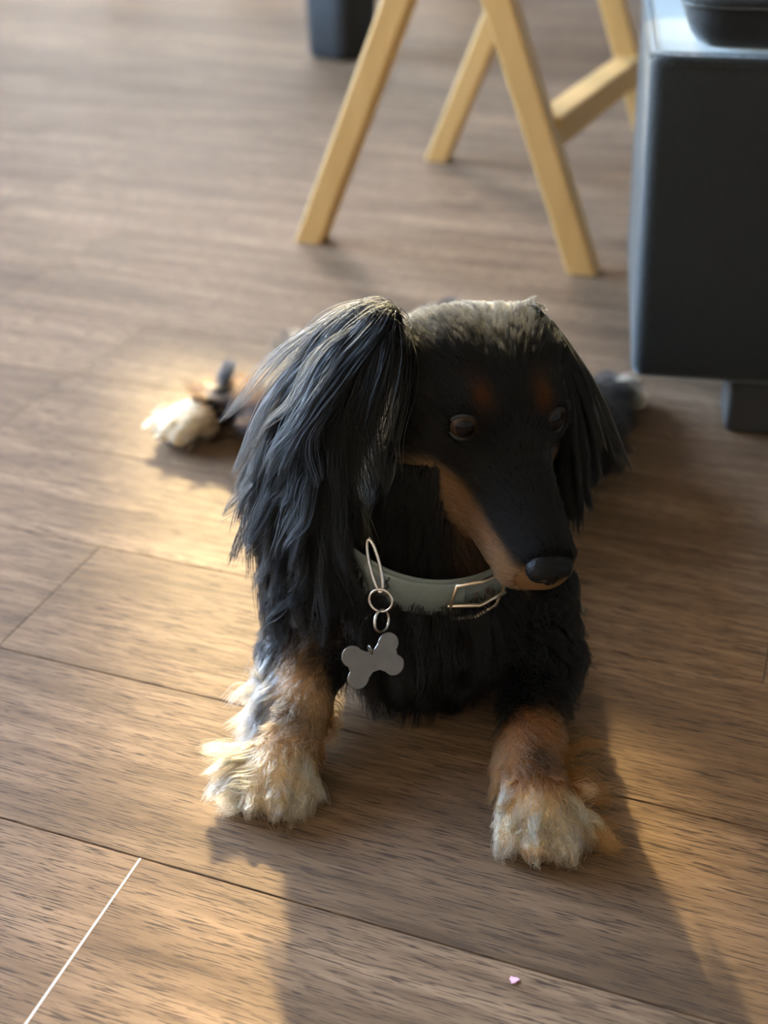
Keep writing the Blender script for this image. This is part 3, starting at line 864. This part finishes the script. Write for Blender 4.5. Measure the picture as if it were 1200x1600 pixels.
# legs, feathering and tufted paws
R_ = scatter(ttag == T_LEG, 16000)
cb = const((0, -.45, -.6), len(R_)) + (np.sign(R_[:, :1] - .02) * np.array([[.55, .12, 0]]))
SL = grow(R_, cb, np.full(len(R_), .010), 7, lift=.18, clump=.55, nclump=600, jitter=.2, wave=.001)
CL = vary(locks(coat_color(R_, tags(R_)), R_, BLACK * 3, .5), .3)
pm = ttag == T_PAW
R_ = scatter(pm & (tcen[:, 2] > .004), 9000)
ctr_ = np.where((R_[:, :1] < .02), PAWL[None], PAWR[None])
rad_ = norm((R_ - ctr_) * np.array([[1, 1, 0]]))
cb = rad_ * .8 + const((0, -.5, -.55), len(R_))
SP = grow(R_, cb, .006 + .007 * rng.random(len(R_)), 7, lift=.12, clump=.86, nclump=230, jitter=.18, wave=.001, curl=.25)
CP = vary(locks(coat_color(R_, tags(R_)), R_, TAN * .7, .75), .3)
hair_object('leg_fur', [SL, SP], [CL, CP], [.00017, .00020])

def tuft(center, spread, direction, n, length, color, fall=.4, fall_dir=(0, 0, -1), curl=.5, nclump=8, lift=.2, clump=.8, seg=12, wave=.002):
    c = np.array(center, float)
    R_ = c + rng.normal(0, 1, (n, 3)) * np.array(spread)
    for it in range(6):
        s_ = sample(R_); R_ = R_ - grad(R_) * s_[:, None]
    R_[:, 2] = np.maximum(R_[:, 2], .002)
    S = grow(R_, const(direction, n), length * (.6 + .5 * rng.random(n)), seg, lift=lift, fall=fall, fall_dir=fall_dir, clump=clump, nclump=nclump, wave=wave, jitter=.2, curl=curl)
    return S, vary(const(color, n), .22)
TU = []
# pale feathering behind the lit foreleg, lying on the floor
TU.append(tuft((-.066, .550, .020), (.006, .010, .008), (-.9, -.35, -.15), 1300, .034, GREY * 2.4, .35, (-.6, -.6, -.5), .25, 14))
TU.append(tuft((-.064, .552, .036), (.005, .010, .008), (-.7, -.5, -.3), 900, .030, GREY * 1.0, .3, (-.4, -.7, -.5), .25, 12))
# lit paw: big side tuft and toe tufts
TU.append(tuft((-0.071, 0.500, .018), (.004, .006, .004), (-1, -.1, .35), 900, .034, CREAM * .85, .35, (-.8, -.5, -.25), .3, 5))
TU.append(tuft((-0.071, 0.492, .010), (.004, .005, .003), (-.8, -.5, .1), 600, .022, CREAM * 1.2, .4, (-.3, -.6, -.7), .3, 5))
TU.append(tuft((-0.042, 0.496, .026), (.006, .004, .003), (.5, -.6, .6), 420, .024, CREAM * 1.1, .7, (.2, -.3, -1), .35, 7))
TU.append(tuft((-0.053, 0.484, .014), (.010, .003, .004), (.1, -1, .1), 700, .017, CREAM, .6, (.1, -.3, -1), .4, 12))
TU.append(tuft((-0.033, 0.530, .02), (.004, .012, .006), (.8, -.3, -.1), 220, .018, TAN * .6, .4, (.5, -.2, -.8), .3, 8))
# shaded paw
TU.append(tuft((0.066, 0.475, .022), (.003, .005, .003), (-.6, -.5, .2), 320, .020, CREAM * 1.15, .6, (-.1, -.3, -1), .25, 4))
TU.append(tuft((0.082, 0.458, .018), (.010, .004, .004), (-.05, -1, .25), 1100, .020, CREAM * 1.25, .6, (.15, -.5, -1), .3, 10))
TU.append(tuft((0.098, 0.465, .022), (.004, .006, .004), (.8, -.5, .5), 500, .024, CREAM * .9, .5, (.4, -.5, -.7), .5, 6))
TU.append(tuft((0.103, 0.471, .012), (.004, .008, .005), (1, -.35, .1), 800, .030, TAN * 1.2, .3, (.8, -.5, -.4), .3, 8))
TU.append(tuft((.093, .500, .012), (.003, .010, .004), (1, -.15, .02), 380, .042, TAN * .7, .3, (1, -.1, -.35), .2, 9))
TU.append(tuft((0.062, 0.508, .022), (.004, .010, .008), (-.8, -.4, -.3), 350, .022, TAN * .8, .4, (-.5, -.4, -.8), .2, 7))
# hind paws, hocks and tail wisp
TU.append(tuft((-0.176, 0.916, .02), (.005, .006, .006), (-1, -.1, .5), 500, .024, CREAM * 1.3, .2, (-.6, 0, .8), .3, 4))
TU.append(tuft((-0.163, 0.912, .02), (.012, .006, .006), (-.4, -.7, .2), 600, .014, CREAM * 1.2, .4, (0, -.2, -1), .4, 8))
TU.append(tuft((-0.138, 0.930, .035), (.004, .004, .004), (.05, .1, 1), 260, .032, BLACK * 2, .1, (0, 0, 1), .1, 2))
TU.append(tuft((-0.133, 0.925, .038), (.006, .004, .004), (-.6, -.3, .5), 260, .022, CREAM, .2, (-.6, -.3, .2), .3, 3))
TU.append(tuft((0.212, 0.985, .018), (.008, .008, .006), (.6, .1, .2), 500, .022, CREAM * 1.4, .3, (.4, -.2, -.6), .4, 5))
TU.append(tuft((-.085, 1.065, .018), (.004, .004, .003), (-.10, .1, 1), 50, .030, CREAM * 1.3, .1, (0, 0, 1), .2, 3))
# long thin wisps at the lower edge of the lit ear
for wx, wy, wz, wl_ in ((-.070, .585, .150, .078), (-.066, .580, .140, .072), (-.060, .574, .130, .066), (-.054, .568, .122, .060), (-.046, .563, .112, .052)):
    TU.append(tuft((wx, wy, wz), (.004, .004, .006), (-.28, -.35, -1), 110, wl_, BLACK * 1.3, .6, (.22, -.25, -1), .12, 4, lift=.3, clump=.95, wave=.003))
# ear-top cowlicks
TU.append(tuft((-.004, .606, .238), (.006, .006, .003), (-1, -.1, .3), 160, .012, BLACK * 1.2, .2, (-1, 0, .2), .4, 7))
TU.append(tuft((.080, .636, .236), (.006, .006, .003), (1, .1, -.1), 70, .008, BLACK * 1.2, .2, (1, 0, -.2), .4, 6))
hair_object('hair_tufts', [t[0] for t in TU], [t[1] for t in TU], .00016, tip=.2)

# ---- eyes
def eye_material():
    m, nt, b = new_mat('dog_eye'); L = nt.links.new
    tc = N(nt, 'ShaderNodeTexCoord'); sp = N(nt, 'ShaderNodeSeparateXYZ'); L(tc.outputs['Object'], sp.inputs[0])
    rp = N(nt, 'ShaderNodeValToRGB'); e = rp.color_ramp.elements
    mr = N(nt, 'ShaderNodeMapRange'); mr.inputs[1].default_value = 0.0; mr.inputs[2].default_value = 1.0
    L(sp.outputs['Z'], mr.inputs[0]); L(mr.outputs[0], rp.inputs[0])
    e[0].position = 0.0; e[0].color = (.06, .045, .035, 1); e[1].position = 1.0; e[1].color = (.004, .003, .003, 1)
    for p, c in ((.50, (.06, .045, .035, 1)), (.54, (.012, .008, .006, 1)), (.60, (.038, .021, .013, 1)), (.86, (.030, .016, .010, 1)), (.885, (.004, .003, .003, 1))):
        x = e.new(p); x.color = c
    L(rp.outputs[0], b.inputs['Base Color']); b.inputs['Roughness'].default_value = .05
    b.inputs['Coat Weight'].default_value = .08; b.inputs['Coat Roughness'].default_value = .03; b.inputs['Specular IOR Level'].default_value = .12
    return m
M_eye = eye_material()
for e, gz in zip(EYES, GAZE):
    bm = bmesh.new(); bmesh.ops.create_uvsphere(bm, u_segments=40, v_segments=24, radius=1.0)
    o = bm_obj('eye', bm, M_eye, None, True)
    gaze = Vector(tuple(gz))
    o.location = tuple(e); o.scale = (ER, ER, ER); o.rotation_euler = gaze.to_track_quat('Z', 'Y').to_euler()
    bpy.context.view_layer.update()
    o.parent = dog; o.matrix_parent_inverse = dog.matrix_world.inverted()
    # eyelids: thin dark rims of the almond opening
    lat = unit(LAT - gz * (LAT @ gz)); up = np.cross(lat, gz); up = up if up @ UPH > 0 else -up
    for nm, sg, op in (('upper_eyelid', 1, .0066), ('lower_eyelid', -1, .0066)):
        pts = []
        for i in range(17):
            a = math.pi * i / 16; x = math.cos(a) * .0086; y = math.sin(a) * op * sg
            zz = math.sqrt(max(ER ** 2 - x * x - y * y, 1e-8)) + .0001
            pts.append(np.array(e) + lat * x + up * y + gz * zz)
        v, f = tube(pts, [.0005 + .0007 * math.sin(math.pi * i / 16) for i in range(17)], 8)
        mesh_obj(nm, v, f, M_lid, dog, True)

# ---- nose leather with nostrils
def small_sdf(fn, lo, hi, vox):
    lo = np.array(lo, float); n = np.ceil((np.array(hi) - lo) / vox).astype(int) + 1
    X, Y, Z = np.meshgrid(*[lo[i] + np.arange(n[i]) * vox for i in range(3)], indexing='ij')
    return surface_nets(fn(X, Y, Z).astype(np.float32), lo, vox)
def el(X, Y, Z, c, r):
    q = np.sqrt(((X - c[0]) / r[0]) ** 2 + ((Y - c[1]) / r[1]) ** 2 + ((Z - c[2]) / r[2]) ** 2); return (q - 1) * min(r)
def smin(a, b, k): h = np.clip(.5 + .5 * (b - a) / k, 0, 1); return b * (1 - h) + a * h - k * h * (1 - h)
def smax(a, b, k): return -smin(-a, -b, k)
def nose_fn(X, Y, Z):
    d = el(X, Y, Z, (0, 0, .1), (1.12, .95, .72))
    d = smin(d, el(X, Y, Z, (0, .15, -.5), (.55, .6, .55)), .3)
    for s_ in (-1, 1):
        d = smin(d, el(X, Y, Z, (.66 * s_, .1, -.1), (.55, .7, .55)), .2)
        d = smax(d, -el(X, Y, Z, (.52 * s_, .85, -.22), (.24, .5, .17)), .08)
        d = smax(d, -el(X, Y, Z, (.92 * s_, .62, -.32), (.26, .4, .10)), .08)
    d = smax(d, -el(X, Y, Z, (0, 1.02, -.35), (.05, .3, .7)), .05)
    return d
nv, nf = small_sdf(nose_fn, (-1.5, -1.4, -1.4), (1.5, 1.4, 1.2), .05)
nv = np.array([H(p[0] * .98, p[1] + 10.95, p[2] - 1.35) for p in nv])
mesh_obj('nose', nv, nf[:, ::-1], M_nose, dog, True)

# ---- claws
for toes, sz in ((toesL, 1), (toesR, 1), (toesHL, .9), (toesHR, .8)):
    for t1, d in toes:
        a = t1 + d * .006 * sz + np.array([0, 0, .0015])
        pts = [a, a + d * .004 * sz, a + d * .0075 * sz + np.array([0, 0, -.0012])]
        pts = [np.array([p[0], p[1], max(p[2], .0022)]) for p in pts]
        v, f = tube(pts, [.0021 * sz, .0017 * sz, .0004], 8)
        mesh_obj('claw', v, f, M_claw, dog, True)

# =================================================================== COLLAR
collar = tag(empty('dog_collar', (.03, .60, .10)), 'sage green dog collar with bone-shaped metal tag around the black neck', 'collar')
CA = unit((.05, -.34, .94)); CC = np.array([.033, .600, .1295])
cu = unit(np.cross(CA, (0, 1, 0))); cvv = np.cross(CA, cu)
if cvv[1] > 0: cvv = -cvv                       # cvv points to the camera side
if cu[0] < 0: cu = -cu
def neck_radius(th, h=0.0):
    d = cu * math.cos(th) - (-cvv) * math.sin(th)
    r = np.linspace(.02, .085, 66); P = CC + CA * h + d[None] * r[:, None]
    s_ = sample(P); i = np.argmax(s_ > 0); return r[i] if s_[i] > 0 else .085
NTH = 96
ths = np.linspace(0, 2 * math.pi, NTH, endpoint=False)
rr = np.array([min(.062, np.mean([neck_radius(t, h) for h in (-.008, 0, .008)])) for t in ths])
for it in range(14): rr = .5 * rr + .25 * (np.roll(rr, 1) + np.roll(rr, -1))
rr = rr + .0085
def collar_pt(th, h, out=0.0):
    x = (th % (2 * math.pi)) / (2 * math.pi) * NTH; i = int(x) % NTH; f = x - int(x)
    r = rr[i] * (1 - f) + rr[(i + 1) % NTH] * f
    return CC + (cu * math.cos(th) + cvv * math.sin(th)) * (r + out) + CA * h
CWID = .0142
def band(name, t0, t1, n, h0, h1, o0, o1, mat, parent, closed=False):
    prof = [(h0, o0), (h0 + .0012, o1), (h1 - .0012, o1), (h1, o0), (h1 - .001, o0 - .0012), (h0 + .001, o0 - .0012)]
    vs_, fs = [], []; m = len(prof)
    cntn = n if closed else n + 1
    for i in range(cntn):
        th = t0 + (t1 - t0) * i / n
        for (h, o) in prof: vs_.append(collar_pt(th, h, o))
    for i in range(n):
        j = (i + 1) % cntn
        for k in range(m): fs.append((i*m+k, i*m+(k+1) % m, j*m+(k+1) % m, j*m+k))
    if not closed: fs.append(tuple(range(m - 1, -1, -1))); fs.append(tuple(n*m + k for k in range(m)))
    return mesh_obj(name, vs_, fs, mat, parent, True)
strap = band('strap', 0, 2 * math.pi, 120, -CWID, CWID, 0, .0016, M_collar, collar, True)
T90 = math.pi / 2
# second layer that ends in a stitched seam
ov = band('strap_overlap', T90 - .16, T90 + .62, 30, -CWID + .0003, CWID - .0003, .0022, .0040, M_collar, collar)
pts = [collar_pt(T90 + .42 + .012 * math.sin(h * 900), h, .0042) for h in np.linspace(-CWID + .001, CWID - .001, 14)]
v, f = tube(pts, .0006, 6); tag(mesh_obj('stitching', v, f, M_stitch, ov, True), 'dark stitched seam')
# wire buckle on the muzzle side
def wire(name, pts, r, mat, parent, closed=False, lab=None):
    v, f = tube(pts, r, 10, closed); o = mesh_obj(name, v, f, mat, parent, True)
    if lab: tag(o, lab)
    return o
bt0, bt1 = T90 - .08, T90 - .45
buckle = wire('buckle', [collar_pt(bt0, -CWID - .001, .005), collar_pt((bt0 + bt1) / 2, -CWID - .002, .0062), collar_pt(bt1, -CWID - .001, .005),
               collar_pt(bt1 - .03, 0, .006), collar_pt(bt1, CWID + .001, .005), collar_pt((bt0 + bt1) / 2, CWID + .002, .0062), collar_pt(bt0, CWID + .001, .005), collar_pt(bt0 + .03, 0, .0062)], .0011, M_brass, collar, True, 'pale gold wire buckle')
wire('prong', [collar_pt(bt0 + .05, -.001, .006), collar_pt((bt0 + bt1) / 2, -.0025, .0085), collar_pt(bt1 - .05, -.003, .007)], .0012, M_brass, buckle)
# hardware on the other side
def ring_pts(c, u, v_, r, n=28, r2=None):
    c, u, v_ = np.array(c), unit(u), np.array(v_, float); v_ = unit(v_ - u * (v_ @ u))
    return [c + u * r * math.cos(2 * math.pi * i / n) + v_ * (r2 or r) * math.sin(2 * math.pi * i / n) for i in range(n)]
tl = T90 + .72
top = np.array([-.0078, .541, .137]); low = np.array([-.0017, .531, .1125])
wire('leash_ring', ring_pts((top + low) / 2, low - top, (.8, -.3, .3), np.linalg.norm(low - top) / 2 + .001, 30, .0030), .0010, M_steel, collar, True, 'oblong steel leash ring')
r1c = low + np.array([.0, -.0028, -.0045]); 
wire('ring', ring_pts(r1c, (.2, -.3, -1), (1, -.25, .1), .0063), .00075, M_steel, collar, True)
r2c = r1c + np.array([.0005, -.0030, -.0112])
wire('ring', ring_pts(r2c, (.15, -.25, -1), (.55, .8, .1), .0060, 28, .0060), .0008, M_steel, collar, True)
# bone tag
def bone_outline():
    out = []
    for k_, (cx, cy, a0, a1) in enumerate(((-.0105, .0062, 20, 235), (-.0105, -.0062, 125, 340), (.0105, -.0062, 200, 415), (.0105, .0062, -55, 160))):
        for i in range(15):
            a = math.radians(a0 + (a1 - a0) * i / 14); out.append((cx + .0058 * math.cos(a), cy + .0058 * math.sin(a)))
        if k_ == 1: out += [(-.002, -.0058), (.002, -.0058)]
        if k_ == 3: out += [(.002, .0058), (-.002, .0058)]
    return out
ol = bone_outline(); nb = len(ol)
tu = unit((.90, .42, .10))
tw = unit(np.array([0.03, .42, .9]) - tu * (np.array([0.03, .42, .9]) @ tu)); tn = np.cross(tu, tw)
tc_ = np.array([-.0057, .508, .0835])
vs_, fs = [], []
for z, sc in ((-.0006, .97), (-.0003, 1.0), (.0003, 1.0), (.0006, .97)):
    for (x, y) in ol: vs_.append(tc_ + tu * x * sc + tw * y * sc + tn * z)
for j in range(3):
    for k in range(nb): fs.append((j*nb+k, j*nb+(k+1) % nb, (j+1)*nb+(k+1) % nb, (j+1)*nb+k))
fs += [tuple(range(nb - 1, -1, -1)), tuple(3*nb + k for k in range(nb))]
tag_o = mesh_obj('bone_tag', vs_, fs, M_tag, collar); tag(tag_o, 'bone-shaped metal name tag')
loop = tc_ + tw * .0062
wire('tag_loop', ring_pts(loop, tw, tn, .0022), .0006, M_tag, tag_o, True)
